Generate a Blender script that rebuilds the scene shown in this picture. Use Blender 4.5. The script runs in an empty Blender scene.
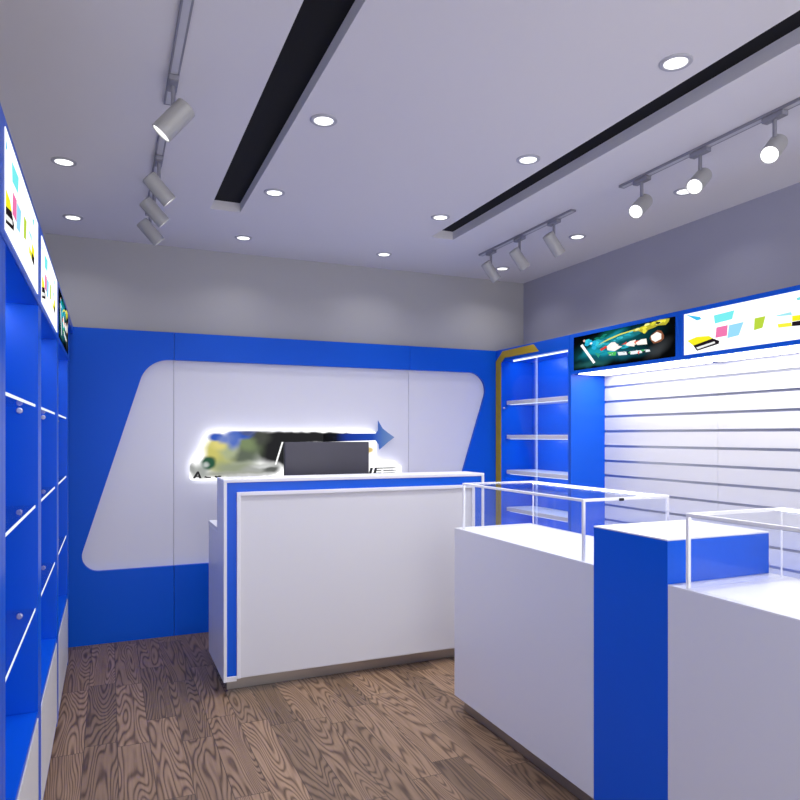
import bpy, bmesh, math, random
from mathutils import Vector, Matrix
random.seed(4)
PI = math.pi
sc = bpy.context.scene
C = sc.collection

# ------------------------------------------------------------------ materials
def new_mat(name):
    m = bpy.data.materials.new(name); m.use_nodes = True
    nt = m.node_tree; nt.nodes.clear()
    out = nt.nodes.new('ShaderNodeOutputMaterial')
    return m, nt, out

def pbr(name, col, rough=0.5, metal=0.0, spec=0.5, coat=0.0, var=0.0, vscale=6.0, emit=None, estr=0.0):
    m, nt, out = new_mat(name)
    b = nt.nodes.new('ShaderNodeBsdfPrincipled')
    b.inputs['Base Color'].default_value = (*col, 1)
    b.inputs['Roughness'].default_value = rough
    b.inputs['Metallic'].default_value = metal
    b.inputs['Specular IOR Level'].default_value = spec
    b.inputs['Coat Weight'].default_value = coat
    if emit:
        b.inputs['Emission Color'].default_value = (*emit, 1)
        b.inputs['Emission Strength'].default_value = estr
    if var > 0:
        tc = nt.nodes.new('ShaderNodeTexCoord')
        n = nt.nodes.new('ShaderNodeTexNoise'); n.inputs['Scale'].default_value = vscale
        n.inputs['Detail'].default_value = 3
        nt.links.new(tc.outputs['Object'], n.inputs['Vector'])
        mp = nt.nodes.new('ShaderNodeMapRange')
        mp.inputs['To Min'].default_value = max(0.02, rough - var); mp.inputs['To Max'].default_value = rough + var
        nt.links.new(n.outputs['Fac'], mp.inputs['Value'])
        nt.links.new(mp.outputs['Result'], b.inputs['Roughness'])
    nt.links.new(b.outputs[0], out.inputs[0])
    return m

def emis(name, col, strength):
    m, nt, out = new_mat(name)
    e = nt.nodes.new('ShaderNodeEmission')
    e.inputs[0].default_value = (*col, 1); e.inputs[1].default_value = strength
    nt.links.new(e.outputs[0], out.inputs[0])
    return m

def glass_mat(name, tint=(0.985, 0.99, 1.0), haze=.006, refl=.55):
    m, nt, out = new_mat(name)
    t = nt.nodes.new('ShaderNodeBsdfTransparent'); t.inputs[0].default_value = (*tint, 1)
    g = nt.nodes.new('ShaderNodeBsdfGlossy'); g.inputs['Roughness'].default_value = 0.03
    d = nt.nodes.new('ShaderNodeBsdfDiffuse'); d.inputs[0].default_value = (0.8, 0.85, 0.95, 1)
    f = nt.nodes.new('ShaderNodeFresnel')
    ge = nt.nodes.new('ShaderNodeNewGeometry'); ior = nt.nodes.new('ShaderNodeMix')
    ior.inputs[2].default_value = 1.45; ior.inputs[3].default_value = 1 / 1.45
    nt.links.new(ge.outputs['Backfacing'], ior.inputs[0]); nt.links.new(ior.outputs[0], f.inputs['IOR'])
    mx = nt.nodes.new('ShaderNodeMixShader'); mx2 = nt.nodes.new('ShaderNodeMixShader')
    mx2.inputs[0].default_value = haze
    nt.links.new(t.outputs[0], mx2.inputs[1]); nt.links.new(d.outputs[0], mx2.inputs[2])
    ml = nt.nodes.new('ShaderNodeMath'); ml.operation = 'MULTIPLY'; ml.inputs[1].default_value = refl
    nt.links.new(f.outputs[0], ml.inputs[0]); nt.links.new(ml.outputs[0], mx.inputs[0]); nt.links.new(mx2.outputs[0], mx.inputs[1]); nt.links.new(g.outputs[0], mx.inputs[2])
    nt.links.new(mx.outputs[0], out.inputs[0])
    return m

BLUE = (0.001, 0.098, 0.66)
M = {}
M['blue'] = pbr('blue_laminate', BLUE, 0.3, spec=0.28, var=0.01, vscale=2)
M['blue_matt'] = pbr('blue_panel_paint', BLUE, 0.40, spec=0.18, var=0.01, vscale=2)
M['white'] = pbr('white_laminate', (0.80, 0.80, 0.84), 0.32, spec=0.45, var=0.04)
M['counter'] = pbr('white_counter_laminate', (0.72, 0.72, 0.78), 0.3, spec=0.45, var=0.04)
M['door'] = pbr('pale_grey_door', (0.66, 0.66, 0.67), 0.35, spec=0.4)
M['desk_panel'] = pbr('desk_front_panel_grey', (0.70, 0.70, 0.735), 0.4, spec=0.4, var=0.05)
M['inset'] = pbr('feature_inset_white', (0.74, 0.74, 0.82), 0.42, spec=0.4, var=0.04)
M['seam'] = pbr('panel_seam', (0.25, 0.25, 0.30), 0.6)
M['bounce_cover'] = pbr('added_grey_cover', (.42, .40, .38), .8)  # grey for covers added over the cabinets to cut blue bounce light
M['wall_lilac'] = pbr('right_wall_paint', (0.38, 0.38, 0.46), 0.85, spec=0.2)
M['wall'] = pbr('wall_paint', (0.44, 0.435, 0.445), 0.85, spec=0.2)
M['ceil'] = pbr('ceiling_paint', (0.75, 0.735, 0.765), 0.9, spec=0.2)
M['black'] = pbr('slot_black', (0.006, 0.006, 0.008), 0.7, spec=0.2)
M['plinth'] = pbr('brushed_plinth', (0.45, 0.42, 0.41), 0.28, metal=0.9)
M['alu'] = pbr('groove_aluminium', (0.50, 0.51, 0.58), 0.28, metal=0.85)
M['slat'] = pbr('slat_board_white', (0.80, 0.79, 0.79), 0.4, spec=0.4)
M['lampbody'] = pbr('lamp_grey', (0.42, 0.42, 0.42), 0.5, metal=0.1, var=0.05)
M['track'] = pbr('track_grey', (0.27, 0.27, 0.32), 0.45, metal=0.2)
M['track_groove'] = pbr('track_groove_pale', (0.55, 0.55, 0.60), 0.5)
M['trimring'] = pbr('downlight_ring', (0.45, 0.45, 0.50), 0.4)
M['lens'] = emis('lamp_lens_glow', (1.0, 0.99, 1.0), 1.6)
M['led'] = emis('led_cool_white', (0.76, 0.92, 1.0), 16.0)
M['ledsoft'] = emis('led_edge_profile', (0.86, 0.95, 1.0), 0.9)
M['led_thin'] = emis('led_thin_profile', (0.86, 0.94, 1.0), 1.5)
M['door_edge'] = pbr('door_edge_painted_glow', (.8, .88, .95), .2, emit=(.85, .93, 1), estr=.5)  # bright glint of the glass edge painted in as emission; no lamp
M['lednum'] = emis('led_diffuser_panel', (1.0, 0.985, 0.97), 6.5)
M['leddot'] = pbr('led_dot', (0.30, 0.30, 0.36), 0.5)
M['case_fill'] = emis('case_fill_added', (0.95, 0.97, 1.0), 26.0)  # added fill glow for the glass cases, not a known lamp
M['yellow'] = pbr('mustard_trim', (0.52, 0.35, 0.004), 0.4, spec=0.4)
M['glass'] = glass_mat('clear_glass')
M['door_glass'] = glass_mat('door_glass', haze=.003, refl=.22)
M['edge'] = pbr('polished_edge_painted_glow', (0.75, 0.85, 0.95), 0.15, emit=(0.7, 0.85, 1.0), estr=0.12)  # faint emission paints a glint into the glass edge
M['frame'] = pbr('white_case_frame', (0.90, 0.90, 0.91), 0.4)
M['shelf'] = pbr('shelf_white', (0.74, 0.72, 0.76), 0.35)
M['pin'] = pbr('shelf_pin', (0.72, 0.68, 0.70), 0.25, metal=0.3)
M['monitor'] = pbr('monitor_grey', (0.045, 0.043, 0.060), 0.45, spec=0.4)
M['monitor_dark'] = pbr('monitor_bezel', (0.02, 0.02, 0.03), 0.4)
M['lock'] = pbr('lock_black', (0.01, 0.01, 0.012), 0.3)
M['lettering'] = pbr('letter_black', (0.008, 0.008, 0.009), 0.5)

def art(col, s=1.0):
    key = 'print_%.2f_%.2f_%.2f_%.1f' % (*col, s)
    if key not in M: M[key] = emis('lit_' + key.replace('.', '_'), col, s)
    return M[key]

# procedural oak planks, running along Y
def floor_mat():
    m, nt, out = new_mat('oak_plank_floor')
    N, L = nt.nodes.new, nt.links.new
    def math_(op, a, b=None, c=None):
        n = N('ShaderNodeMath'); n.operation = op
        for i, v in enumerate((a, b, c)):
            if v is None: continue
            if isinstance(v, (int, float)): n.inputs[i].default_value = v
            else: L(v, n.inputs[i])
        return n.outputs[0]
    tc = N('ShaderNodeTexCoord'); sp = N('ShaderNodeSeparateXYZ'); L(tc.outputs['Object'], sp.inputs[0])
    x = math_('DIVIDE', math_('ADD', sp.outputs[0], 5.032), 0.137)
    row = math_('FLOOR', x)
    wn = N('ShaderNodeTexWhiteNoise'); wn.noise_dimensions = '1D'; L(row, wn.inputs['W'])
    y = math_('ADD', math_('DIVIDE', math_('ADD', sp.outputs[1], 9.0), 0.80), math_('MULTIPLY', wn.outputs['Value'], 3.0))
    col = math_('FLOOR', y)
    cb = N('ShaderNodeCombineXYZ'); L(row, cb.inputs[0]); L(col, cb.inputs[1])
    wn2 = N('ShaderNodeTexWhiteNoise'); wn2.noise_dimensions = '2D'; L(cb.outputs[0], wn2.inputs['Vector'])
    rnd = wn2.outputs['Value']
    # grain = contour lines of stretched noise, shifted per plank
    gv = N('ShaderNodeCombineXYZ')
    L(math_('MULTIPLY', x, 1.0), gv.inputs[0]); L(math_('MULTIPLY', y, 0.62), gv.inputs[1]); L(math_('MULTIPLY', rnd, 37.0), gv.inputs[2])
    n1 = N('ShaderNodeTexNoise'); n1.inputs['Scale'].default_value = 1.0; n1.inputs['Detail'].default_value = 1.5; n1.inputs['Roughness'].default_value = 0.45
    L(gv.outputs[0], n1.inputs['Vector'])
    rings = math_('MULTIPLY_ADD', math_('SINE', math_('MULTIPLY', n1.outputs['Fac'], 185.0)), 0.5, 0.5)
    rings = math_('POWER', rings, 2.2)
    fv = N('ShaderNodeCombineXYZ')
    L(math_('MULTIPLY', x, 14.0), fv.inputs[0]); L(math_('MULTIPLY', y, 3.0), fv.inputs[1]); L(math_('MULTIPLY', rnd, 11.0), fv.inputs[2])
    n2 = N('ShaderNodeTexNoise'); n2.inputs['Scale'].default_value = 1.0; n2.inputs['Detail'].default_value = 4
    L(fv.outputs[0], n2.inputs['Vector'])
    g = math_('ADD', math_('MULTIPLY', rings, 0.55), math_('MULTIPLY', n2.outputs['Fac'], 0.55))
    rp = N('ShaderNodeValToRGB'); L(g, rp.inputs[0])
    e = rp.color_ramp.elements
    e[0].position = 0.12; e[0].color = (0.275, 0.180, 0.115, 1)
    e[1].position = 0.95; e[1].color = (0.058, 0.031, 0.018, 1)
    k = e.new(0.5); k.color = (0.180, 0.112, 0.068, 1)
    tone = N('ShaderNodeMapRange'); L(rnd, tone.inputs['Value']); tone.inputs['To Min'].default_value = 0.66; tone.inputs['To Max'].default_value = 1.30
    mul = N('ShaderNodeMix'); mul.data_type = 'RGBA'; mul.blend_type = 'MULTIPLY'; mul.inputs[0].default_value = 1.0
    L(rp.outputs[0], mul.inputs[6]); L(tone.outputs[0], mul.inputs[7])
    fx = math_('FRACT', x); fy = math_('FRACT', y)
    ex = math_('MINIMUM', fx, math_('SUBTRACT', 1.0, fx)); ey = math_('MINIMUM', fy, math_('SUBTRACT', 1.0, fy))
    seam = math_('MAXIMUM', math_('LESS_THAN', ex, 0.014), math_('LESS_THAN', ey, 0.0028))
    mx = N('ShaderNodeMix'); mx.data_type = 'RGBA'; L(math_('MULTIPLY', seam, 0.75), mx.inputs[0])
    L(mul.outputs[2], mx.inputs[6]); mx.inputs[7].default_value = (0.05, 0.032, 0.025, 1)
    b = N('ShaderNodeBsdfPrincipled'); L(mx.outputs[2], b.inputs['Base Color'])
    b.inputs['Roughness'].default_value = 0.42; b.inputs['Specular IOR Level'].default_value = 0.35
    bp = N('ShaderNodeBump'); bp.inputs['Strength'].default_value = 0.12; bp.inputs['Distance'].default_value = 0.002
    L(math_('MULTIPLY_ADD', seam, -1.0, math_('MULTIPLY', g, -0.3)), bp.inputs['Height']); L(bp.outputs[0], b.inputs['Normal'])
    L(b.outputs[0], out.inputs[0])
    return m
M['floor'] = floor_mat()

# printed soft-edged blobs: list of (cx, cz, rx, rz, angle, soft, colour, strength)
def blob_print(name, base, base_emit, blobs, print_emit, axis='XZ'):
    m, nt, out = new_mat(name)
    N, L = nt.nodes.new, nt.links.new
    tc = N('ShaderNodeTexCoord'); sp = N('ShaderNodeSeparateXYZ'); L(tc.outputs['Object'], sp.inputs[0])
    cb0 = N('ShaderNodeCombineXYZ')
    L(sp.outputs['XYZ'.index(axis[0])], cb0.inputs[0]); L(sp.outputs['XYZ'.index(axis[1])], cb0.inputs[1])
    nz = N('ShaderNodeTexNoise'); nz.inputs['Scale'].default_value = 9; nz.inputs['Detail'].default_value = 2
    L(cb0.outputs[0], nz.inputs['Vector'])
    off = N('ShaderNodeVectorMath'); off.operation = 'MULTIPLY_ADD'
    L(nz.outputs['Color'], off.inputs[0]); off.inputs[1].default_value = (0.045, 0.045, 0); off.inputs[2].default_value = (-0.0225, -0.0225, 0)
    ad = N('ShaderNodeVectorMath'); ad.operation = 'ADD'; L(cb0.outputs[0], ad.inputs[0]); L(off.outputs[0], ad.inputs[1])
    col = None; lit = None
    for (cx, cz, rx, rz, ang, soft, c, st) in blobs:
        mp = N('ShaderNodeMapping'); mp.vector_type = 'TEXTURE'
        mp.inputs['Location'].default_value = (cx, cz, 0); mp.inputs['Rotation'].default_value = (0, 0, ang); mp.inputs['Scale'].default_value = (rx, rz, 1)
        L(ad.outputs[0], mp.inputs[0])
        ln = N('ShaderNodeVectorMath'); ln.operation = 'LENGTH'; L(mp.outputs[0], ln.inputs[0])
        mr = N('ShaderNodeMapRange'); mr.interpolation_type = 'SMOOTHSTEP'
        mr.inputs['From Min'].default_value = 1 - soft; mr.inputs['From Max'].default_value = 1 + soft
        mr.inputs['To Min'].default_value = st; mr.inputs['To Max'].default_value = 0
        L(ln.outputs['Value'], mr.inputs['Value'])
        mx = N('ShaderNodeMix'); mx.data_type = 'RGBA'
        L(mr.outputs[0], mx.inputs[0])
        if col is None: mx.inputs[6].default_value = (*base, 1)
        else: L(col, mx.inputs[6])
        mx.inputs[7].default_value = (*c, 1); col = mx.outputs[2]
        fm = N('ShaderNodeMix'); L(mr.outputs[0], fm.inputs[0])
        if lit is None: fm.inputs[2].default_value = base_emit
        else: L(lit, fm.inputs[2])
        fm.inputs[3].default_value = print_emit; lit = fm.outputs[0]
    e = N('ShaderNodeEmission'); L(col, e.inputs[0]); L(lit, e.inputs[1])
    L(e.outputs[0], out.inputs[0])
    return m

# ------------------------------------------------------------------ mesh helpers
class B:
    """collects shapes given in world coordinates; done() links them as one mesh"""
    def __init__(self): self.bm = bmesh.new()
    def _bev(self, verts, bev, seg):
        if bev <= 0: return
        es = {e for v in verts for e in v.link_edges}
        bmesh.ops.bevel(self.bm, geom=list(es), offset=bev, segments=seg, profile=0.5, affect='EDGES', clamp_overlap=True)
    def box(self, x0, x1, y0, y1, z0, z1, bev=0.0015, seg=1):
        r = bmesh.ops.create_cube(self.bm, size=1)
        for v in r['verts']:
            v.co = Vector(((x0 + x1) / 2 + v.co.x * (x1 - x0), (y0 + y1) / 2 + v.co.y * (y1 - y0), (z0 + z1) / 2 + v.co.z * (z1 - z0)))
        self._bev(r['verts'], bev, seg)
        return self
    def prism(self, pts, vec, bev=0.0):
        vec = Vector(vec)
        a = [self.bm.verts.new(Vector(p)) for p in pts]
        b = [self.bm.verts.new(Vector(p) + vec) for p in pts]
        n = len(a)
        fs = [self.bm.faces.new(a), self.bm.faces.new(list(reversed(b)))]
        for i in range(n):
            fs.append(self.bm.faces.new((a[i], b[i], b[(i + 1) % n], a[(i + 1) % n])))
        bmesh.ops.recalc_face_normals(self.bm, faces=fs)
        self._bev(a + b, bev, 1)
        return self
    def lathe(self, prof, p, axis, n=40):
        """prof: list of (radius, distance along axis)"""
        axis = Vector(axis).normalized(); p = Vector(p)
        u = axis.orthogonal().normalized(); w = axis.cross(u)
        rings = []
        for r, t in prof:
            if r < 1e-6: rings.append([self.bm.verts.new(p + axis * t)])
            else: rings.append([self.bm.verts.new(p + axis * t + (u * math.cos(2 * PI * k / n) + w * math.sin(2 * PI * k / n)) * r) for k in range(n)])
        fs = []
        for a, b in zip(rings, rings[1:]):
            for k in range(n):
                k2 = (k + 1) % n
                if len(a) == 1 and len(b) == 1: continue
                if len(a) == 1: f = (a[0], b[k], b[k2])
                elif len(b) == 1: f = (a[k], b[0], a[k2])
                else: f = (a[k], b[k], b[k2], a[k2])
                fs.append(self.bm.faces.new(f))
        bmesh.ops.recalc_face_normals(self.bm, faces=fs)
        for f in fs: f.smooth = True
        return self
    def done(self, name, mat, parent=None, kind=None, sharp=True):
        me = bpy.data.meshes.new(name)
        if parent is not None:
            o = bpy.data.objects.new(name, me); C.objects.link(o)
            off = Vector((0, 0, 0)); q = parent
            while q is not None: off += q.location; q = q.parent
            bmesh.ops.translate(self.bm, verts=self.bm.verts, vec=-off)
            o.parent = parent
        else:
            o = bpy.data.objects.new(name, me); C.objects.link(o)
        self.bm.to_mesh(me); self.bm.free()
        me.materials.append(mat)
        if sharp:
            me.set_sharp_from_angle(angle=math.radians(35))
        if kind: o['kind'] = kind
        return o

def thing(name, label, cat, loc, group=None):
    o = bpy.data.objects.new(name, None); C.objects.link(o)
    o.location = loc; o.empty_display_size = 0.1
    o['label'] = label; o['category'] = cat
    if group: o['group'] = group
    return o

# ------------------------------------------------------------------ room
H = 2.74
X0, X1, Y0, Y1 = -0.58, 3.36, -1.2, 5.05
def struct(name, b, mat): return b.done(name, mat, kind='structure')
struct('floor', B().box(X0 - .1, X1 + .1, Y0, Y1 + .1, -0.1, 0, 0), M['floor'])
struct('wall_back', B().box(X0 - .1, X1 + .1, Y1, Y1 + .1, 0, H, 0), M['wall'])
struct('wall_left', B().box(X0 - .1, X0, Y0, Y1, 0, H, 0), M['wall'])
struct('wall_right', B().box(X1, X1 + .1, Y0, Y1, 0, H, 0), M['wall_lilac'])
SA, SB, SE = (0.552, 0.727), (2.000, 2.168), 4.118
cb = B()
for xa, xb, ya, yb in ((X0 - .1, SA[0], Y0, Y1 + .1), (SA[1], SB[0], Y0, Y1 + .1), (SB[1], X1 + .1, Y0, Y1 + .1),
                       (SA[0], SA[1], SE, Y1 + .1), (SB[0], SB[1], SE, Y1 + .1)):
    cb.box(xa, xb, ya, yb, H, H + .14, 0)
struct('ceiling', cb, M['ceil'])
for i, s in enumerate((SA, SB)):
    struct('trim_%d' % (i + 1), B().box(s[0] - .01, s[1] + .01, Y0, SE + .01, H + .056, H + .1, 0), M['black'])

# ------------------------------------------------------------------ recessed downlights
def disc_light(name, loc, size, power, parent, col=(1.0, 0.985, 1.0)):
    l = bpy.data.lights.new(name, 'AREA'); l.shape = 'DISK'; l.size = size; l.energy = power; l.color = col; l.spread = math.radians(130)
    o = bpy.data.objects.new(name, l); C.objects.link(o); o.parent = parent; o.location = loc
    return o
DOWN = 6.0
def downlight(x, y, label, p=DOWN):
    t = thing('recessed_downlight', label, 'ceiling light', (x, y, H), 'recessed downlights in the ceiling')
    B().lathe([(0.040, -0.002), (0.043, -0.006), (0.054, -0.006), (0.058, -0.003), (0.058, 0.0), (0.040, 0.0), (0.040, -0.002)], (x, y, H), (0, 0, 1)).done('trim_ring', M['trimring'], t)
    B().lathe([(0.0, -0.004), (0.0405, -0.004), (0.0405, -0.001), (0.0, -0.001)], (x, y, H), (0, 0, 1)).done('lens', M['lens'], t)
    disc_light('downlight_glow', (0, 0, -0.012), 0.075, p, t)
for x, y, s in ((-.2, 3.69, 'round downlight second from the back wall, above the left blue cabinets'),
             (-.2, 4.61, 'round downlight in the left back corner, above the left blue cabinets'),
             (.84, 4.63, 'round downlight by the back wall just past the end of the left dark slot'),
             (.84, 3.70, 'round downlight just right of the left dark slot near its end'),
             (.84, 2.77, 'round downlight right of the left dark slot, nearer the camera than that slot\'s end'),
             (1.87, 4.64, 'round downlight by the back wall nearest the middle of the ceiling'),
             (1.87, 3.715, 'round downlight just left of the right dark slot\'s far end'),
             (1.87, 2.77, 'larger round downlight left of the middle of the right dark slot'),
             (2.9, 4.66, 'small round downlight in the right back corner beyond the far track'),
             (2.9, 3.714, 'round downlight right of the far right-hand track, near the right wall'),
             (2.9, 2.79, 'round downlight mostly hidden behind the middle spotlight of the near right track'),
             (1.87, 1.84, 'round downlight at the top of the picture left of the right dark slot'),
             (2.9, 1.84, 'round downlight at the upper right edge beside the near right track')):
    edge = x < 0 or x > 2.5 or y > 4.5
    downlight(x, y, s, 1.0 if edge else DOWN)

# ------------------------------------------------------------------ tracks and spotlights
def track(x, y0, y1, label):
    t = thing('lighting_track', label, 'lighting track', (x, (y0 + y1) / 2, H), 'ceiling lighting tracks')
    B().box(x - .019, x - .012, y0, y1, H - .012, H, .0005).box(x + .012, x + .019, y0, y1, H - .012, H, .0005).box(x - .0119, x + .0119, y0, y1, H - .006, H, 0).done('rail', M['track'], t)
    B().box(x - .0117, x + .0117, y0 + .004, y1 - .004, H - .0115, H - .0065, 0).done('groove', M['track_groove'], t)
    for ya in (y0 - .004, y1): B().box(x - .019, x + .019, ya, ya + .004, H - .0125, H, .001).done('end_cap', M['track'], t)
track(2.53, 3.28, 4.36, 'grey ceiling track near the right wall carrying three spotlights turned to the back corner')
track(2.53, 1.80, 2.865, 'grey ceiling track near the right wall carrying three spotlights facing the viewer')
track(.222, 3.06, 4.36, 'grey ceiling track at left carrying three small spotlights in a row')
track(.222, 1.80, 2.865, 'grey ceiling track at upper left carrying one large near spotlight')

def spot(x, y, a, label, power=0.6, rad=.037, ln=.145):
    a = Vector(a).normalized()
    t = thing('track_spotlight', label, 'spotlight', (x, y, H - .021), 'track spotlights')
    zt = H - .013
    B().box(x - .017, x + .017, y - .05, y + .05, zt - .022, zt, .003).done('adapter', M['track'], t)
    P = Vector((x, y, 2.632))
    B().lathe([(0, 0), (.0085, 0), (.0085, zt - .022 - P.z), (0, zt - .022 - P.z)], P, (0, 0, 1), 16).done('stem', M['track'], t)
    dn = (Vector((0, 0, -1)) - a * (-a.z)).normalized()
    ax = P + dn * (rad - .003) - a * .035
    hd = B().lathe([(0, 0), (rad - .004, 0), (rad, .004), (rad, ln), (rad - .003, ln), (rad - .003, ln - .012), (0, ln - .012)], ax, a, 40).done('lamp_head', M['lampbody'], t)
    B().lathe([(0, ln - .010), (rad - .0035, ln - .010), (rad - .0035, ln - .004), (0, ln - .004)], ax, a, 40).done('lens', M['lens'], hd)
    l = bpy.data.lights.new('spot_glow', 'SPOT'); l.energy = power * 6; l.spot_size = math.radians(75); l.spot_blend = .7; l.shadow_soft_size = .03; l.color = (1, .985, 1)
    o = bpy.data.objects.new('spot_glow', l); C.objects.link(o); o.parent = t
    o.location = ax + a * (ln + .004) - t.location
    o.rotation_euler = a.to_track_quat('-Z', 'Y').to_euler()
fa = (.64, 0, -.77)
spot(2.53, 4.217, fa, 'grey cylinder spotlight nearest the back right corner, first on the far right track')
spot(2.53, 3.849, fa, 'middle grey cylinder spotlight on the far right track, pointing down right')
spot(2.53, 3.467, fa, 'grey cylinder spotlight at the near end of the far right track, pointing down right')
na = (-.75, -.30, -.59)
spot(2.53, 2.718, na, 'grey spotlight with lit lens at the far end of the near right track', 2.5)
spot(2.53, 2.342, na, 'middle grey spotlight of the near right track with lit round lens', 2.5)
spot(2.53, 1.958, na, 'largest grey spotlight with lit lens at the upper right edge of the picture', 2.5)
la = (.68, .1, -.72)
spot(.222, 4.18, la, 'lowest of three small grey spotlights in the left row, nearest the back wall')
spot(.222, 3.80, la, 'middle of three small grey spotlights in the left row')
spot(.222, 3.44, la, 'uppermost of three small grey spotlights in the left row, under the dark track groove')
spot(.222, 2.66, (-.64, .12, -.76), 'large grey spotlight at the top left with lens turned to the left cabinets', rad=.04)

# ------------------------------------------------------------------ feature wall
def arc_poly(pts, n=10):
    """pts: (x, z, radius) corners -> rounded outline"""
    out = []
    m = len(pts)
    for i, (x, z, r) in enumerate(pts):
        p = Vector((x, z)); a = (Vector(pts[i - 1][:2]) - p).normalized(); b = (Vector(pts[(i + 1) % m][:2]) - p).normalized()
        if r <= 0: out.append(p); continue
        half = math.acos(max(-1, min(1, a.dot(b)))) / 2
        d = r / math.tan(half); c = p + (a + b).normalized() * (r / math.sin(half))
        s0 = p + a * d - c; s1 = p + b * d - c
        a0 = math.atan2(s0.y, s0.x); a1 = math.atan2(s1.y, s1.x)
        da = (a1 - a0 + PI) % (2 * PI) - PI
        for k in range(n + 1):
            t = a0 + da * k / n; out.append(c + Vector((math.cos(t), math.sin(t))) * r)
    return out
FP = 4.97
fw = thing('feature_wall_panel', 'large blue wall panel with a white rounded trapezoid inset behind the desk', 'wall panel', (1.4, 5.03, 0))
hole = arc_poly([(0.247, 1.928, .20), (2.985, 1.928, .15), (2.515, .489, .12), (-.20, .489, .105)], 14)
ZT = 2.12
PX0, PX1 = -.555, 3.028
# blue surround: three boards cut round the inset (divided at the two seams)
def surround(xa, xb):
    b = B(); bm = b.bm
    poly = [Vector((xa, 0)), Vector((xb, 0)), Vector((xb, ZT)), Vector((xa, ZT))]
    # build as grid of strips between outline and edges: use triangle fill on edges
    def clip(pts, axis_x, keep_less):
        res = []
        for i in range(len(pts)):
            p, q = pts[i], pts[(i + 1) % len(pts)]
            ip = (p.x <= axis_x) if keep_less else (p.x >= axis_x); iq = (q.x <= axis_x) if keep_less else (q.x >= axis_x)
            if ip: res.append(p)
            if ip != iq:
                t = (axis_x - p.x) / (q.x - p.x); res.append(p.lerp(q, t))
        return res
    inner = clip(clip(hole, xa, False), xb, True)
    return poly, inner
def board(xa, xb):
    """blue board between xa and xb with the inset outline removed (columns of quads)"""
    b = B(); bm = b.bm
    xs = {xa, xb}
    for p in hole:
        if xa < p.x < xb: xs.add(p.x)
    xs = sorted(xs)
    def cross(x):
        zs = []
        n = len(hole)
        for i in range(n):
            p, q = hole[i], hole[(i + 1) % n]
            if (p.x - x) * (q.x - x) < 0 or abs(p.x - x) < 1e-9:
                if abs(q.x - p.x) < 1e-9: zs.append(p.y); continue
                zs.append(p.y + (q.y - p.y) * (x - p.x) / (q.x - p.x))
        return (min(zs), max(zs)) if len(zs) >= 1 else None
    def quad(xl, xr, zl0, zr0, zl1, zr1):
        y0, y1 = FP, FP + .03
        pts = [(xl, y0, zl0), (xr, y0, zr0), (xr, y0, zr1), (xl, y0, zl1)]
        # keep only front, back and inner rims
        v = [bm.verts.new(p) for p in pts]; w = [bm.verts.new((p[0], y1, p[2])) for p in pts]
        bm.faces.new(v); bm.faces.new(list(reversed(w)))
        bm.faces.new((v[0], w[0], w[1], v[1])); bm.faces.new((v[3], v[2], w[2], w[3]))
        return v, w
    for i, (l, r) in enumerate(zip(xs, xs[1:])):
        eps = 1e-5
        cl, cr = cross(l + eps), cross(r - eps)
        if cl and cr:
            quad(l, r, 0, 0, cl[0], cr[0]); quad(l, r, cl[1], cr[1], ZT, ZT)
        else:
            quad(l, r, 0, 0, ZT, ZT)
    for xe in (xa, xb):
        cl = cross(xe + (1e-5 if xe == xa else -1e-5))
        for za, zb in (((0, cl[0]), (cl[1], ZT)) if cl else ((0, ZT),)):
            v = [bm.verts.new(p) for p in ((xe, FP, za), (xe, FP, zb), (xe, FP + .03, zb), (xe, FP + .03, za))]
            bm.faces.new(v)
    bmesh.ops.remove_doubles(bm, verts=bm.verts, dist=1e-6)
    bmesh.ops.recalc_face_normals(bm, faces=bm.faces)
    return b
for xa, xb in ((PX0, .4205), (.4235, 2.2265), (2.2295, PX1)):
    board(xa, xb).done('blue_surround', M['blue_matt'], fw)
for xa, xb in ((PX0 + .2, .4205), (.4235, 2.2265), (2.2295, PX1 - .01)):
    B().box(xa, xb, 5.002, 5.02, .3, 2.05, 0).done('white_inset', M['inset'], fw)
B().box(PX0 + .01, PX1 - .01, 5.021, 5.046, .02, ZT - .003, 0).done('backing_board', M['seam'], fw)

# ------------------------------------------------------------------ lit sign on the feature wall
sg = thing('illuminated_sign', 'backlit white sign with smudged colourful print and blue arrow on the wall panel', 'sign', (1.3, 4.985, 1.25))
ox, oz = 1.3, 1.25
W_ = (1, 1, 1)
bl = []
def bb(x, z, rx, rz, c, soft=.5, ang=0.0, st=1.0): bl.append((x - ox, z - oz, rx, rz, ang, soft, c, st))
K = (.018, .018, .020); GY = (.16, .17, .15); YE = (.50, .46, .13); GR = (.09, .17, .11); BLU = (.035, .09, .42)
bb(1.12, 1.345, .20, .075, K, .35); bb(1.30, 1.385, .30, .045, K, .3); bb(1.52, 1.385, .24, .036, K, .3); bb(1.24, 1.30, .12, .09, K, .3)
bb(1.13, 1.29, .14, .10, K, .3); bb(1.23, 1.26, .08, .10, K, .2)
bb(1.42, 1.39, .35, .030, K, .25)
bb(.93, 1.30, .10, .09, (.12, .15, .09), .6); bb(1.00, 1.385, .09, .05, (.06, .065, .055), .5); bb(.88, 1.24, .12, .05, (.10, .12, .09), .6)
bb(.92, 1.345, .06, .05, (.17, .22, .11), .6)
bb(.705, 1.27, .075, .13, YE, .4); bb(.79, 1.30, .06, .07, (.34, .38, .22), .7); bb(.76, 1.18, .08, .06, (.36, .38, .15), .6)
bb(.73, 1.34, .055, .04, (.62, .55, .18), .6)
bb(.705, 1.393, .055, .030, BLU, .4); bb(.87, 1.405, .09, .028, BLU, .5); bb(.83, 1.37, .045, .06, (.08, .14, .45), .6); bb(.77, 1.375, .05, .03, (.14, .2, .48), .7)
bb(.93, 1.425, .06, .018, (.07, .09, .22), .6)
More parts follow.
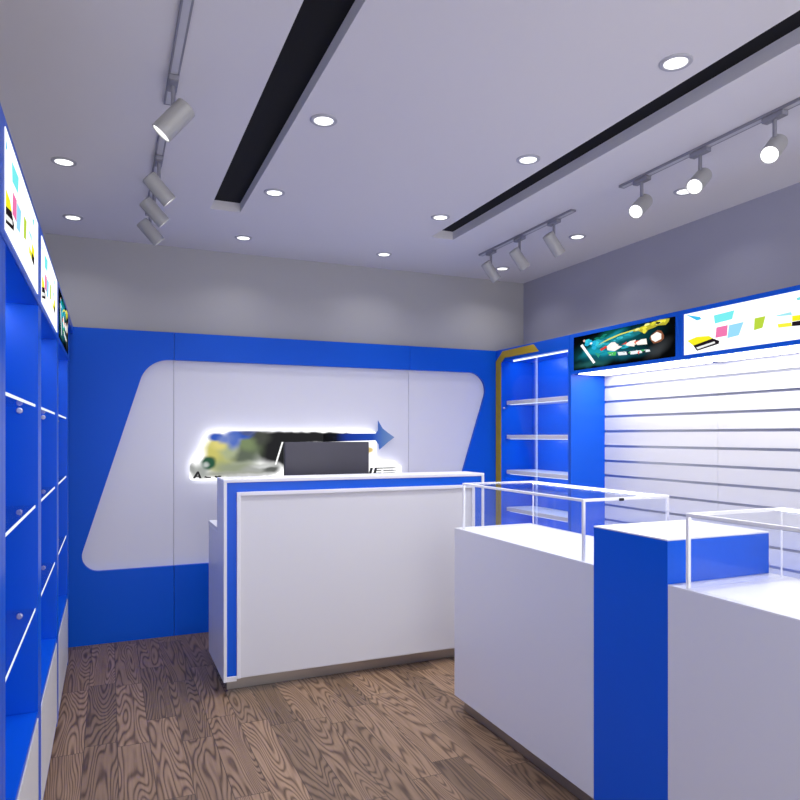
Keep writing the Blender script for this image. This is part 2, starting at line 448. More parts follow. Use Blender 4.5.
bb(.86, 1.165, .17, .045, (.26, .29, .2), .6); bb(1.02, 1.155, .13, .035, (.33, .34, .32), .6, .1); bb(1.10, 1.145, .06, .03, (.1, .105, .1), .6, .3); bb(1.05, 1.175, .07, .012, (.55, .56, .55), .8)
bb(.80, 1.125, .22, .018, (.30, .31, .26), .7); bb(.96, 1.115, .16, .012, (.5, .5, .5), .8)
bb(.60, 1.15, .06, .045, (.32, .34, .32), .7, -.5); bb(.545, 1.17, .02, .05, (.3, .31, .3), .8, .4)
bb(.65, 1.205, .048, .046, (.025, .085, .05), .35); bb(.632, 1.195, .02, .016, (.42, .46, .44), .7)
bb(1.88, 1.285, .03, .02, (.62, .46, .16), .5)
M['sign'] = blob_print('backlit_print', (1, 1, 1), 1.25, bl, 1.0)
outline = arc_poly([(.525, 1.085, .02), (.525, 1.19, .05), (.612, 1.31, .06), (.628, 1.432, .06), (1.935, 1.432, .03), (1.935, 1.17, .02), (2.15, 1.165, .02), (2.15, 1.085, .02)], 6)
B().prism([(p.x, 4.958, p.y) for p in outline], (0, .008, 0)).done('sign_face', M['sign'], sg)
def shrink(pts, d):
    cx = sum(p.x for p in pts) / len(pts); cz = sum(p.y for p in pts) / len(pts)
    return [Vector((cx + (p.x - cx) * (1 - d), cz + (p.y - cz) * (1 - d * 3))) for p in pts]
M['halo'] = emis('sign_halo_led', (.97, .98, 1), 4.0)
B().prism([(p.x, 4.968, p.y) for p in shrink(outline, .03)], (0, .012, 0)).done('halo_light', M['halo'], sg)
for p in ((.75, 1.2), (1.3, 1.3), (1.9, 1.3)):
    B().lathe([(0, 0), (.008, 0), (.008, .021), (0, .021)], (p[0], 4.981, p[1]), (0, 1, 0), 12).done('spacer', M['alu'], sg)
# blue arrow running on from the black bar
def arrow_mat():
    m, nt, out = new_mat('arrow_black_to_blue')
    N, L = nt.nodes.new, nt.links.new
    tc = N('ShaderNodeTexCoord'); sp = N('ShaderNodeSeparateXYZ'); L(tc.outputs['Object'], sp.inputs[0])
    rp = N('ShaderNodeValToRGB'); mr = N('ShaderNodeMapRange'); mr.inputs['From Min'].default_value = 1.5 - ox; mr.inputs['From Max'].default_value = 2.1 - ox
    L(sp.outputs[0], mr.inputs[0]); L(mr.outputs[0], rp.inputs[0])
    e = rp.color_ramp.elements
    e[0].position = .0; e[0].color = (.004, .004, .005, 1); e[1].position = 1; e[1].color = (.26, .38, .62, 1)
    for q, c in ((.16, (.006, .008, .014)), (.32, (.012, .05, .36)), (.66, (.02, .09, .50)), (.82, (.13, .26, .54))):
        k = e.new(q); k.color = (*c, 1)
    b = N('ShaderNodeBsdfPrincipled'); L(rp.outputs[0], b.inputs['Base Color']); b.inputs['Roughness'].default_value = .7; b.inputs['Specular IOR Level'].default_value = .1
    L(b.outputs[0], out.inputs[0]); return m
ap = [(1.50, 1.352), (1.925, 1.362), (1.950, 1.330), (1.955, 1.288), (1.99, 1.315), (2.03, 1.348), (2.085, 1.386), (2.03, 1.422), (1.985, 1.455), (1.945, 1.52), (1.945, 1.44), (1.925, 1.416), (1.50, 1.414)]
B().prism([(x, 4.950, z) for x, z in ap], (0, .0075, 0), .002).done('arrow', arrow_mat(), sg)
# slanted white cut line in the black bar
B().prism([(x, 4.953, z) for x, z in ((1.128, 1.185), (1.140, 1.185), (1.192, 1.352), (1.180, 1.352))], (0, .0045, 0)).done('white_stroke', art((1, 1, 1), .95), sg)
def letter(name, polys):
    b = B()
    for poly in polys: b.prism([(x, 4.950, z) for x, z in poly], (0, .0075, 0))
    o = b.done('letter', M['lettering'], sg); return o
letter('I', [[(1.868, 1.100), (1.889, 1.100), (1.903, 1.148), (1.882, 1.148)]])
letter('E', [[(1.905, 1.100), (1.925, 1.100), (1.939, 1.148), (1.919, 1.148)], [(1.936, 1.139), (1.985, 1.139), (1.988, 1.148), (1.939, 1.148)],
             [(1.931, 1.120), (1.972, 1.120), (1.975, 1.128), (1.934, 1.128)], [(1.925, 1.100), (1.974, 1.100), (1.977, 1.109), (1.928, 1.109)]])
for q, (za, zb, xe, c) in enumerate(((1.139, 1.148, 2.12, .05), (1.120, 1.130, 2.13, .16), (1.100, 1.109, 2.11, .22))):
    B().prism([(x, 4.953, z) for x, z in ((1.990, za), (2.07, za), (xe, (za + zb) / 2), (2.07, zb), (1.990, zb))], (0, .0045, 0)).done('smeared_letter', pbr('smear_grey_%d' % q, (c, c, c), .5), sg)
letter('A', [[(.545, 1.098), (.561, 1.098), (.585, 1.135), (.580, 1.146), (.574, 1.146)], [(.588, 1.098), (.605, 1.098), (.586, 1.146), (.580, 1.146), (.582, 1.125)], [(.563, 1.108), (.594, 1.108), (.592, 1.116), (.568, 1.116)]])
letter('C', [[(.622, 1.103), (.640, 1.098), (.668, 1.098), (.671, 1.106), (.643, 1.107), (.632, 1.113)]])
letter('C', [[(.692, 1.103), (.708, 1.098), (.736, 1.099), (.742, 1.112), (.728, 1.114), (.712, 1.109), (.702, 1.114)]])

# ------------------------------------------------------------------ reception desk
DX0, DX1, DY0 = .568, 2.179, 3.714
DZ = 1.163
dk = thing('reception_desk', 'white reception desk with a blue band framing its front, in front of the white panel', 'desk', ((DX0 + DX1) / 2, 3.95, 0))
B().box(DX0 + .03, DX1 - .03, DY0 + .085, 4.26, 0, .069, .001).done('plinth', M['plinth'], dk)
TH = .018
# outer white shell: two ends and top, in one carcass
B().box(DX0, DX0 + TH, DY0, 3.955, .07, DZ - TH).box(DX1 - TH, DX1, DY0, 3.955, .07, DZ - TH).box(DX0 + TH, DX1 - TH, 3.935, 3.955, .07, DZ - TH).box(DX0 + TH, DX1 - TH, DY0 + .04, 3.93, .0695, .10).done('carcass', M['white'], dk)
B().box(DX0, DX1, DY0, 3.955, DZ - TH, DZ).done('top', M['white'], dk)
BW = .052
xa, xb = DX0 + .006, DX1 - .018
for x in (DX0 + TH + .0003,):
    pass
yb = DY0 + .006
B().prism([(DX0 + TH, yb, .098), (DX0 + TH + BW, yb, .098), (DX0 + TH + BW, yb, DZ - TH - BW), (DX1 - TH - BW, yb, DZ - TH - BW),
           (DX1 - TH - BW, yb, .098), (DX1 - TH, yb, .098), (DX1 - TH, yb, DZ - TH - .0005), (DX0 + TH, yb, DZ - TH - .0005)], (0, .02, 0)).done('blue_band', M['blue'], dk)
for x in (DX0 + TH, DX1 - TH - BW): B().box(x, x + BW, DY0 + .001, DY0 + .03, .07, .0975).done('band_foot', M['white'], dk)
ia, ib, it = DX0 + TH + BW, DX1 - TH - BW, DZ - TH - BW
FWd = .02
B().box(ia, ia + FWd, DY0 - .006, DY0 + .03, .084, it, .001).box(ib - FWd, ib, DY0 - .006, DY0 + .03, .084, it, .001).box(ia + FWd, ib - FWd, DY0 - .006, DY0 + .03, it - FWd, it, .001).done('inner_frame', M['white'], dk)
B().box(ia + FWd, ib - FWd, DY0 + .012, DY0 + .03, .084, it - FWd, 0).done('front_panel', M['desk_panel'], dk)
# lower clerk side
for x in (DX0, DX1 - TH): B().box(x, x + TH, 3.957, 4.30, .07, .853).done('side_panel', M['white'], dk)
B().box(DX0 - .001, DX1 + .001, 3.957, 4.30, .855, .878).done('worktop', M['white'], dk)

# ------------------------------------------------------------------ monitor
mo = thing('computer_monitor', 'dark grey computer monitor seen from behind over the reception desk top', 'monitor', (1.27, 4.12, .8785))
mx0, mx1, my = 0.997, 1.548, 4.10
B().box(mx0, mx1, my, my + .012, 1.03, 1.357, .004, 2).done('rear_cover', M['monitor'], mo)
B().box(mx0 - .003, mx1 + .003, my + .0122, my + .026, 1.027, 1.360, .003, 2).done('bezel', M['monitor_dark'], mo)
B().box(mx0 + .008, mx1 - .008, my + .0262, my + .027, 1.042, 1.35, 0).done('screen', M['lock'], mo)
B().box(1.25, 1.29, my - .022, my - .0065, .893, 1.10, .004).box(1.22, 1.32, my - .006, my - .0005, 1.04, 1.12, .002).done('stand_neck', M['monitor_dark'], mo)
B().box(1.16, 1.38, my - .06, my + .12, .8785, .893, .005, 2).done('stand_base', M['monitor_dark'], mo)

# ------------------------------------------------------------------ graphics of the light boxes
WHITE_ART = {'cyanfly': ((0.013, 0.229), (0.114, 0.201), (0.124, 0.187), (0.093, 0.184)), 'cyanpaper': ((0.207, 0.194), (0.34, 0.2), (0.326, 0.155), (0.215, 0.148)),
  'pink': ((0.225, 0.126), (0.298, 0.128), (0.293, 0.072), (0.218, 0.07)), 'blue': ((0.307, 0.126), (0.397, 0.13), (0.367, 0.064), (0.295, 0.058)),
  'green': ((0.461, 0.138), (0.524, 0.14), (0.507, 0.083), (0.457, 0.077)), 'phoney': ((0.024, 0.079), (0.093, 0.093), (0.175, 0.087), (0.201, 0.07), (0.067, 0.047)),
  'phonek': ((0.067, 0.047), (0.201, 0.07), (0.245, 0.051), (0.24, 0.035), (0.093, 0.014)), 'slot': ((0.088, 0.034), (0.212, 0.052), (0.218, 0.042), (0.098, 0.022)),
  'cy2': ((0.583, 0.133), (0.663, 0.137), (0.667, 0.121), (0.587, 0.127)), 'yel2': ((0.59, 0.089), (0.663, 0.086), (0.667, 0.067), (0.595, 0.07)),
  'yelbk': ((0.668, 0.117), (0.74, 0.114), (0.74, 0.089), (0.668, 0.09)), 'blk2': ((0.667, 0.088), (0.74, 0.088), (0.74, 0.062), (0.667, 0.067)), 'cy3': ((0.69, 0.198), (0.73, 0.205), (0.73, 0.185), (0.694, 0.187))}
WHITE_COL = {'cyanfly': (.05, .50, .80), 'cyanpaper': (.18, .78, .80), 'pink': (.80, .18, .40), 'blue': (.30, .66, .90), 'green': (.45, .62, .05), 'phoney': (.85, .78, .02),
  'phonek': (.015, .01, .015), 'slot': (.8, .8, .8), 'cy2': (.35, .75, .82), 'yel2': (.85, .80, .05), 'yelbk': (.85, .80, .02), 'blk2': (.015, .012, .012), 'cy3': (.2, .7, .7)}
DARK_ART = [('phone', (.92, .94, .96), ((0.074, 0.167), (0.098, 0.175), (0.232, 0.036), (0.212, 0.028))),
  ('cyanbody', (.03, .42, .55), ((0.12, 0.19), (0.2, 0.2), (0.263, 0.19), (0.278, 0.147), (0.217, 0.124), (0.14, 0.15))),
  ('w1', (.9, .82, .78), ((0.345, 0.129), (0.39, 0.15), (0.424, 0.149), (0.46, 0.12), (0.494, 0.111), (0.424, 0.09), (0.352, 0.104))),
  ('w2', (.85, .80, .74), ((0.522, 0.122), (0.562, 0.136), (0.615, 0.139), (0.602, 0.098), (0.535, 0.111))),
  ('w3', (.88, .85, .78), ((0.615, 0.12), (0.66, 0.135), (0.705, 0.134), (0.712, 0.099), (0.629, 0.104))),
  ('w4', (.95, .90, .82), ((0.743, 0.145), (0.792, 0.163), (0.828, 0.147), (0.828, 0.116), (0.78, 0.104), (0.75, 0.12))),
  ('y1', (.72, .66, .04), ((0.615, 0.2), (0.66, 0.212), (0.718, 0.222), (0.816, 0.234), (0.893, 0.229), (0.885, 0.21), (0.863, 0.195), (0.8, 0.2), (0.768, 0.192), (0.72, 0.186), (0.693, 0.166), (0.667, 0.178))),
  ('y2', (.65, .66, .12), ((0.26, 0.15), (0.36, 0.178), (0.47, 0.196), (0.6, 0.205), (0.61, 0.199), (0.47, 0.187), (0.37, 0.17))),
  ('r1', (.62, .05, .04), ((0.278, 0.117), (0.338, 0.135), (0.352, 0.123), (0.293, 0.105))), ('r2', (.6, .07, .05), ((0.487, 0.122), (0.535, 0.137), (0.529, 0.121))),
  ('g1', (.06, .45, .10), ((0.352, 0.089), (0.439, 0.084), (0.431, 0.06), (0.381, 0.064))), ('g2', (.03, .30, .20), ((0.224, 0.103), (0.285, 0.086), (0.263, 0.063))),
  ('s1', (.75, .80, .82), ((0.45, 0.08), (0.56, 0.072), (0.718, 0.066), (0.74, 0.052), (0.6, 0.05), (0.46, 0.058))), ('r3', (.75, .10, .05), ((0.615, 0.066), (0.65, 0.064), (0.641, 0.045))),
  ('b1', (.01, .02, .05), ((0.53, 0.075), (0.56, 0.073), (0.57, 0.052), (0.54, 0.052))), ('b2', (.01, .03, .03), ((0.67, 0.067), (0.70, 0.067), (0.70, 0.05), (0.67, 0.05)))]
def splat(cu, cv, ru, rv, n=9, jag=.45):
    return [(cu + ru * math.cos(2 * PI * k / n) * (1 - jag * random.random()), min(.228, max(.006, cv + rv * math.sin(2 * PI * k / n) * (1 - jag * random.random())))) for k in range(n)]
DARK_PRINT = []
def along(path, n, ru, rv, spread, cols):
    for _ in range(n):
        t = random.random() * (len(path) - 1); i = min(int(t), len(path) - 2); f = t - i
        u = path[i][0] + (path[i + 1][0] - path[i][0]) * f; v = path[i][1] + (path[i + 1][1] - path[i][1]) * f
        q = .4 + .8 * random.random()
        DARK_PRINT.append((random.choice(cols), splat(u + random.uniform(-spread, spread), v + random.uniform(-spread, spread) * .6, ru * q, rv * q)))
TEALS = [(.01, .22, .28), (.02, .36, .46), (.01, .15, .17), (.05, .48, .56)]
along([(.15, .18), (.30, .15), (.45, .18), (.62, .195)], 34, .035, .010, .03, TEALS)
along([(.22, .09), (.40, .10), (.60, .12)], 16, .04, .007, .02, TEALS)
along([(.26, .20), (.36, .215)], 8, .03, .008, .02, [(.005, .16, .10), (.01, .22, .16)])
for _n, _c, _p in DARK_ART:
    if _n == 'cyanbody':
        for _ in range(9): DARK_PRINT.append((random.choice([(.02, .40, .62), (.04, .55, .68), (.01, .26, .42)]), splat(random.uniform(.13, .25), random.uniform(.13, .19), .032, .018)))
        DARK_PRINT.append(((.85, .93, .95), splat(.19, .168, .018, .010))); DARK_PRINT.append(((.75, .42, .36), splat(.115, .195, .013, .010)))
    elif _n == 'y1':
        DARK_PRINT.append(((.42, .38, .03), _p))
        along([(.62, .198), (.72, .212), (.86, .225)], 20, .028, .010, .016, [(.78, .72, .05), (.60, .55, .03), (.30, .27, .03), (.85, .82, .25)])
        DARK_PRINT.append(((.01, .01, .006), splat(.80, .215, .025, .008))); DARK_PRINT.append(((.74, .68, .06), splat(.69, .182, .026, .017)))
    elif _n[0] == 'w':
        cu = sum(p[0] for p in _p) / len(_p); cv = sum(p[1] for p in _p) / len(_p)
        if _n != 'w4': along([(cu - .05, cv), (cu + .05, cv)], 4, .035, .012, .015, [(.70, .12, .07), (.62, .50, .42), (.85, .55, .40)])
        else: DARK_PRINT.append(((.22, .08, .04), splat(cu + .01, cv, .065, .042, 12, .25)))
        DARK_PRINT.append((_c, _p)); DARK_PRINT.append(((1, .97, .93), splat(cu, cv, .03, .014)))
    else: DARK_PRINT.append((_c, _p))
along([(.34, .075), (.60, .065), (.76, .06)], 16, .016, .007, .008, [(.75, .8, .82), (.05, .4, .12), (.6, .08, .05), (.02, .1, .14), (.5, .55, .6)])
dk_bl = [(.40, .13, .30, .07, .1, .8, (.004, .07, .085), 1.0), (.40, .070, .26, .028, -.05, .8, (.008, .10, .14), .9), (.34, .20, .14, .04, .5, .8, (.004, .08, .06), .9),
         (.30, .155, .18, .022, .3, .7, (.01, .30, .38), 1.0), (.50, .17, .16, .018, .15, .7, (.015, .24, .30), .9), (.28, .10, .12, .016, -.1, .8, (.01, .30, .40), 1.0),
         (.80, .06, .08, .03, .4, .9, (.05, .055, .06), .7), (.20, .03, .14, .018, 0, .9, (.02, .12, .12), .8)]
M['dark_y'] = blob_print('dark_graphic', (.0015, .002, .0025), 1.0, dk_bl, 1.0, 'YZ')

def clip_u(poly, lo, hi):
    for lim, less in ((lo, False), (hi, True)):
        res = []
        for i in range(len(poly)):
            p, q = poly[i], poly[(i + 1) % len(poly)]
            ip = p[0] <= lim if less else p[0] >= lim; iq = q[0] <= lim if less else q[0] >= lim
            if ip: res.append(p)
            if ip != iq:
                t = (lim - p[0]) / (q[0] - p[0]); res.append((lim, p[1] + (q[1] - p[1]) * t))
        poly = res
        if not poly: break
    return poly

def lightbox(parent, face, sgn, y_start, ydir, width, z0, kind, shift=0.0):
    """graphic panel on plane X=face, looking towards sgn; u runs from y_start along ydir"""
    hgt = .233
    s = width / .935
    ya, yb = sorted((y_start, y_start + ydir * width))
    lb = bpy.data.objects.new('lightbox', None); C.objects.link(lb); lb.parent = parent
    lb.location = Vector((face, y_start, z0)) - parent.location
    fx = face + sgn * .002
    b = B().box(min(face - sgn * .007, fx), max(face - sgn * .007, fx), ya, yb, z0, z0 + hgt, 0)
    if kind == 'dark':
        mats = [blob_print('dark_graphic', (.0015, .002, .0025), 1.0, [(ydir * q[0] * s, q[1], q[2] * s, q[3], ydir * q[4], q[5], q[6], q[7]) for q in dk_bl], 1.0, 'YZ')]
        shapes = [(art(c, 1.0), [(u * s, v) for u, v in poly]) for c, poly in DARK_PRINT]; step = .000004
    else:
        mats = [art((1, 1, 1), 1.15)]
        shapes = [(art(WHITE_COL[n], .95), clip_u([(u - shift, v) for u, v in poly], 0.002, width - .002)) for n, poly in WHITE_ART.items()]; step = .00002
    for k, (m, poly) in enumerate(shapes):
        if len(poly) < 3: continue
        f0 = len(b.bm.faces)
        b.prism([(fx - sgn * .001, y_start + ydir * u, z0 + v) for u, v in poly], (sgn * (.0013 + step * k), 0, 0))
        if m not in mats: mats.append(m)
        b.bm.faces.ensure_lookup_table()
        for f in b.bm.faces[f0:]: f.material_index = mats.index(m)
    o = b.done('graphic_panel', mats[0], lb)
    for m in mats[1:]: o.data.materials.append(m)
    return lb

# ------------------------------------------------------------------ left wall cabinets
LF, LB, TP = -.22, -.575, 2.125
def left_cabinet(y0, y1, label, kind, mirror=False, tail=None):
    t = thing('display_cabinet', label, 'display cabinet', ((LF + LB) / 2, (y0 + y1) / 2, 0), 'blue wall cabinets along the left wall')
    y0 += .001; y1 -= .001; T = .054
    B().box(LB + .03, LF - .03, y0 + .004, y1 - .004, 0, .045, .001).done('plinth', M['blue'], t)
    B().box(LB, LF, y0, y0 + T, .046, TP, .001).done('side_panel', M['blue'], t)
    B().box(LB, LF, y1 - T, y1, .046, TP, .001).done('side_panel', M['blue'], t)
    B().box(LB, LB + .012, y0 + T, y1 - T, .046, TP, 0).done('back_panel', M['blue'], t)
    B().box(LB + .012, LF - .003, y0 + T, y1 - T, .046, .062, 0).done('bottom_panel', M['blue'], t)
    B().box(LB + .012, LF - .002, y0 + T, y1 - T, .440, .458, 0).done('deck', M['blue'], t)
    B().box(LB + .012, LF - .001, y0 + T, y1 - T, 1.845, TP, 0).done('header', M['blue'], t)
    B().box(LF - .0005, LF + .004, y0, y1, 1.845, TP, .001).done('fascia', M['blue'], t)
    B().box(LF - .02, LF + .001, y0 + T + .002, y1 - T - .002, .075, .437, .001).done('door', M['door'], t)
    B().box(LB + .004, LF - .004, y0 + .004, y1 - .004, TP + .0005, TP + .004, 0).done('added_top_cover', M['bounce_cover'], t)  # unseen cover, added so the blue top doesn't tint the ceiling
    w = .77
    lightbox(t, LF + .004, 1, y0 + .008, 1, w, 1.868, kind, .10)
    B().box(-.37, -.35, y0 + .06, y1 - .06, 1.837, 1.8445, 0).done('led_or_fill_strip', M['led'], t)
    for z in (1.506, 1.163, .812):
        s = B().box(LB + .014, LF - .010, y0 + T + .001, y1 - T - .001, z - .009, z, 0).done('glass_shelf', M['glass'], t)
        B().box(LF - .0098, LF - .0085, y0 + T + .001, y1 - T - .001, z - .0085, z, 0).done('shelf_edge', M['ledsoft'], s)
        for ya, d in ((y1 - T, -1), (y0 + T, 1)):
            for px in (-.276, -.50):
                B().lathe([(0, 0), (.010, 0), (.010, .008), (.007, .012), (0, .012)], (px, ya, z - .022), (0, d, 0), 20).done('shelf_pin', M['pin'], t)
    if tail:
        B().box(LB + .012, LF + .004, y1 + .001, tail, 2.075, TP, .001).done('header_filler', M['blue'], t)
    return t
left_cabinet(.845, 1.755, 'blue open cabinet at the extreme left edge of the picture, nearest the viewer', 'white')
left_cabinet(1.755, 2.665, 'blue left cabinet with largest bright white graphic showing a black phone and papers', 'white')
left_cabinet(2.665, 3.575, 'blue left cabinet in the middle, under the narrow second white graphic', 'white')
left_cabinet(3.575, 4.49, 'blue left cabinet beside the back wall, under the dark graphic', 'dark', tail=4.968)

# ------------------------------------------------------------------ right wall: corner cabinet
RF, RB, TP = 3.03, 3.352, 2.12
cc = thing('corner_display_cabinet', 'blue glass-doored cabinet with mustard yellow edge and white lit shelves in the back corner', 'display cabinet', (3.19, 4.43, 0), 'blue wall cabinets along the right wall')
ca, cz_ = 3.9705, 5.045
B().box(RF + .03, RB, ca, 4.96, 0, .058, .001).done('plinth', M['blue'], cc)
B().box(RF, RB, ca, ca + .018, .06, TP, .001).done('side_panel', M['blue'], cc)
B().box(RF, RB, 4.886, 5.045, .06, TP, .001).done('side_panel', M['blue'], cc)
B().box(RB - .012, RB, ca + .018, 4.886, .06, TP, 0).done('back_panel', M['blue'], cc)
B().box(RF, RB - .012, ca + .018, 4.886, 2.022, TP, 0).done('header', M['blue'], cc)
B().box(RF + .002, RB - .012, ca + .018, 4.886, .44, .458, 0).done('deck', M['blue'], cc)
B().box(RF, RF + .02, ca + .03, 4.874, .064, .437, .001).done('door', M['door'], cc)
yl = [(4.966, .06), (4.966, 2.026), (4.862, 2.104), (4.415, 2.108), (4.342, 2.046), (4.83, 2.046), (4.886, 2.008), (4.886, .06)]
B().prism([(RF - .004, y, z) for y, z in yl], (.0036, 0, 0), 0).done('yellow_edge', M['yellow'], cc)
B().box(RF + .004, RB - .004, ca + .004, 4.96, TP + .0005, TP + .004, 0).done('added_top_cover', M['bounce_cover'], cc)  # added out of view to dull the blue bounce here too
B().box(3.08, 3.086, 4.00, 4.78, 2.012, 2.0215, 0).done('led_or_fill_strip', M['led_thin'], cc)
def strip_light(parent, z, p):
    l = bpy.data.lights.new('led_glow', 'AREA'); l.shape = 'RECTANGLE'; l.size = .8; l.size_y = .006; l.energy = p; l.color = (.70, .90, 1.0)
    o = bpy.data.objects.new('led_glow', l); C.objects.link(o); o.parent = parent
    off = Vector((0, 0, 0)); q = parent
    while q is not None: off += q.location; q = q.parent
    o.location = Vector((3.092, 4.42, z)) - off
    d = Vector((.75, 0, -.66)); o.rotation_euler = Matrix((Vector((0, 1, 0)), (-d).cross(Vector((0, 1, 0))), -d)).transposed().to_euler()
strip_light(cc, 2.014, 1.3)
for z in (1.690, 1.405, 1.112, .800):
    s = B().box(3.075, RB - .013, ca + .019, 4.875, z - .032, z, .002).done('shelf', M['shelf'], cc)
    B().box(3.081, 3.086, ca + .022, 4.83, z - .035, z - .0325, 0).done('led_or_fill_strip', M['led_thin'], s)
    strip_light(s, z - .036, 1.0)
for y0, y1, x, ye in ((3.989, 4.395, 3.046, 4.392), (4.392, 4.884, 3.058, 4.432)):
    d = B().box(x, x + .006, y0, y1, .460, 2.006, 0).done('glass_door', M['door_glass'], cc)
    e = (4.3952, 4.4012) if y0 < 4.1 else (4.4292, 4.4332)
    if y0 > 4.1:
        B().box(x - .0015, x - .0005, 4.4305, 4.4335, .460, 2.006, 0).done('door_edge', M['edge'], d)
    else:
        B().box(x + .001, x + .004, 4.3952, 4.3987, .460, 2.006, 0).done('door_edge', M['door_edge'], d)
B().lathe([(0, 0), (.009, 0), (.009, .008), (0, .008)], (3.045, 4.86, 1.63), (-1, 0, 0), 20).done('lock', M['pin'], cc)

# ------------------------------------------------------------------ right wall: slatwall units
def slat_unit(y0, y1, label, kind, first):
    t = thing('slatwall_cabinet', label, 'slatwall unit', (3.2, (y0 + y1) / 2, 0), 'slatwall units along the right wall')
    y0 += .001; y1 -= .001
    ys = y1
    if first:
        B().box(RF, RB, y1 - .017, y1, .06, TP, .001).done('side_panel', M['blue'], t); ys = y1 - .017
    B().box(RF + .03, RB, y0, y1, 0, .058, .001).done('plinth', M['blue'], t)
    B().box(RF, RB, y0, ys, 1.836, TP, 0).done('header', M['blue'], t)
    B().box(RF + .004, RB - .004, y0 + .004, y1 - .004, TP + .0005, TP + .004, 0).done('added_top_cover', M['bounce_cover'], t)  # same added cover against blue bounce, hidden from the camera
    lightbox(t, RF, -1, y1 - (.049 if first else .032), -1, .935, 1.860, kind)
    B().box(3.05, 3.285, y0, ys - .06, 1.831, 1.8355, 0).done('led_diffuser', M['lednum'], t)
    # base cabinet
    B().box(RF + .002, RB, y0, ys, .06, .620, .001).done('base_cabinet', M['blue'], t)
    B().box(RF - .004, RB - .026, y0, ys, .621, .640, .001).done('base_top', M['blue'], t)
    for k in (0, 1):
        a = y0 + .02 + k * (ys - y0) / 2; b_ = a + (ys - y0) / 2 - .04
        B().box(RF - .016, RF + .0015, a, b_, .08, .60, .001).done('door', M['door'], t)
    # slat boards with recessed metal grooves, edges running back into the grooves
    pitch = .107; g = .0085
    zg = [1.323 + k * pitch for k in range(-7, 6)]
    lo = .641
    for zc in [z for z in zg if z > lo + .02] + [None]:
        hi = (zc - g) if zc else 1.835
        B().box(3.330, RB - .004, y0, ys - .0005, lo, hi, 0).done('slat_board', M['slat'], t)
        lo = (zc + g) if zc else hi
    for zc in zg:
        if zc > .66:
            B().box(3.3375, 3.3475, y0, ys - .0005, zc - g + .0002, zc + g - .0002, 0).done('groove_insert', M['alu'], t)
    return t
slat_unit(2.951, 3.969, 'white slatwall unit beside the corner cabinet, under the dark splashing phone graphic', 'dark', True)
slat_unit(1.935, 2.951, 'white slatwall unit at the right edge, under the white paper and phone graphic', 'white', False)

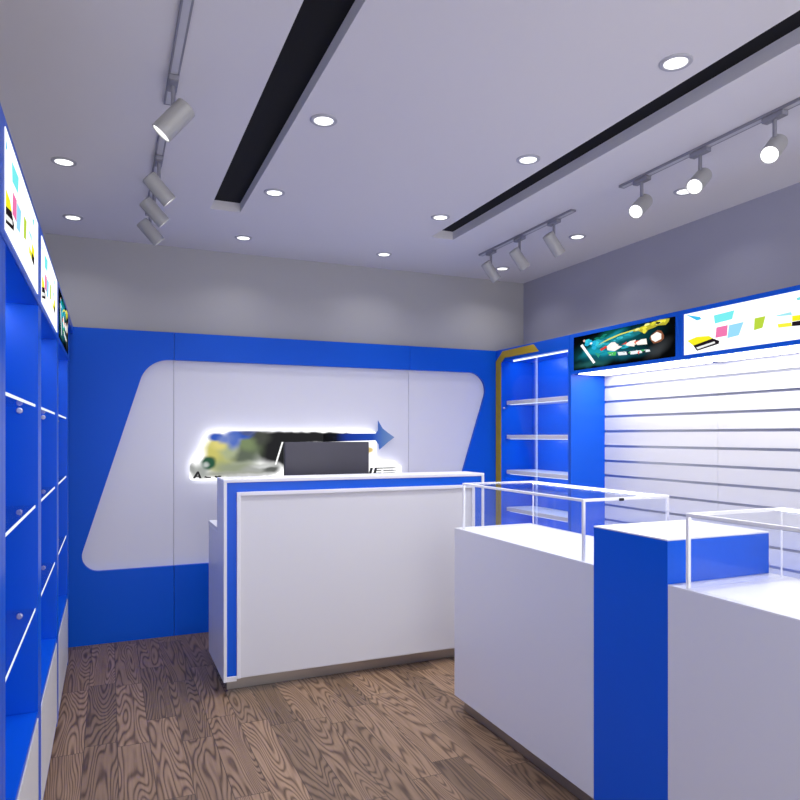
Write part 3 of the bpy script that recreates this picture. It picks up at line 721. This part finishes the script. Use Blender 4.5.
# ------------------------------------------------------------------ showcase counters and pedestal
CX0, CX1, CT = 1.630, 2.092, .927
def showcase(y0, y1, gy0, gy1, label, lock, tag):
    t = thing('showcase_counter', label, 'showcase counter', ((CX0 + CX1) / 2, (y0 + y1) / 2, 0), 'white showcase counters with glass tops')
    B().box(CX0 + .035, CX1 - .035, y0 + .03, y1 - .035, 0, .069, .001).done('plinth', M['plinth'], t)
    B().box(CX0, CX1, y0, y1, .07, CT - .0035, .0005).done('body', M['counter'], t)
    B().box(CX0, CX1, y0, y1, CT - .0034, CT, .0005).done('counter_top', M['white'], t)
    gx0, gx1, zt, p = 1.642, 2.068, 1.160, .011
    k = bpy.data.objects.new('glass_case', None); C.objects.link(k); k.parent = t
    k.location = Vector(((gx0 + gx1) / 2, (gy0 + gy1) / 2, CT)) - t.location
    for x in (gx0, gx1 - p):
        for y in (gy0, gy1 - p):
            e = .006 if (x > 1.9 and y > (gy0 + gy1) / 2) else 0
            B().box(x + e, x + p, y + e, y + p, CT + .0005, zt - p, .001).done('post', M['frame'], k)
    for x in (gx0, gx1 - p): B().box(x, x + p, gy0, gy1, zt - p + .0002, zt, .001).done('rail', M['frame'], k)
    for y in (gy0, gy1 - p): B().box(gx0 + p, gx1 - p, y, y + p, zt - p + .0002, zt, .001).done('rail', M['frame'], k)
    for x in (gx0 + p + .0003, gx1 - p - .0023):
        B().box(x, x + .002, gy0 + p + .001, gy1 - p - .001, zt - .0105, zt - .0055, 0).done('led_or_fill_strip', M['case_fill'], k)  # glow strips added out of sight behind the rails to brighten the counter
    z0, z1 = CT + .001, zt - p
    q = .004
    B().box(gx0 + .003, gx0 + .003 + q, gy0 + p + .001, gy1 - p - .001, z0, z1, 0).done('glass_pane', M['glass'], k)
    B().box(gx1 - .003 - q, gx1 - .003, gy0 + p + .001, gy1 - p - .001, z0, z1, 0).done('glass_pane', M['glass'], k)
    B().box(gx0 + p + .001, gx1 - p - .001, gy0 + .003, gy0 + .003 + q, z0, z1, 0).done('glass_pane', M['glass'], k)
    B().box(gx0 + p + .001, gx1 - p - .001, gy1 - .003 - q, gy1 - .003, z0, z1, 0).done('glass_pane', M['glass'], k)
    B().box(gx0 + p + .001, gx1 - p - .001, gy0 + p + .001, gy1 - p - .001, zt - .0045, zt - .0005, 0).done('glass_pane', M['glass'], k)
    if lock:
        B().box(1.810, 1.834, gy0 - .006, gy0 - .0005, zt - .013, zt - .002, .002).done('lock', M['lock'], k)
showcase(1.995, 3.078, 2.068, 3.016, 'white showcase counter with glass case between the blue pedestal and the reception desk', True, 0)
showcase(.55, 1.6365, .62, 1.576, 'white showcase counter at the lower right, in front of the blue pedestal', False, 1)
pd = thing('display_pedestal', 'blue square pedestal with bright white top between the two white showcase counters', 'pedestal', ((CX0 + CX1) / 2, 1.816, 0))
B().box(CX0 + .035, CX1 - .035, 1.665, 1.965, 0, .069, .001).done('plinth', M['plinth'], pd)
B().box(CX0 - .0005, CX1 - .004, 1.6375, 1.994, .07, 1.064, .001).done('body', M['blue'], pd)
B().box(CX0 - .0005, CX1 - .004, 1.6375, 1.994, 1.0645, 1.070, .001).done('pedestal_top', M['white'], pd)

# ------------------------------------------------------------------ daylight through the open shop front, camera
w = bpy.data.worlds.new('shopfront_daylight'); sc.world = w; w.use_nodes = True
bg = w.node_tree.nodes['Background']
bg.inputs[0].default_value = (1.0, .985, 1.0, 1); bg.inputs[1].default_value = 2.2

cam = bpy.data.cameras.new('camera'); co = bpy.data.objects.new('camera', cam); C.objects.link(co)
co.location = (0, 0, 1.4)
co.rotation_euler = (PI / 2, 0, -math.radians(23.3))
cam.sensor_width = 36; cam.sensor_fit = 'HORIZONTAL'; cam.lens = 677 / 800 * 36
cam.shift_y = 35.5 / 800; cam.clip_start = .02
sc.camera = co

sc.view_settings.view_transform = 'Standard'; sc.view_settings.look = 'None'
sc.view_settings.exposure = 0.28; sc.view_settings.gamma = 1.0; sc.view_settings.use_curve_mapping = False
cy = sc.cycles
cy.use_denoising = True
cy.max_bounces = 8; cy.diffuse_bounces = 5; cy.glossy_bounces = 4; cy.transparent_max_bounces = 24; cy.sample_clamp_indirect = 6
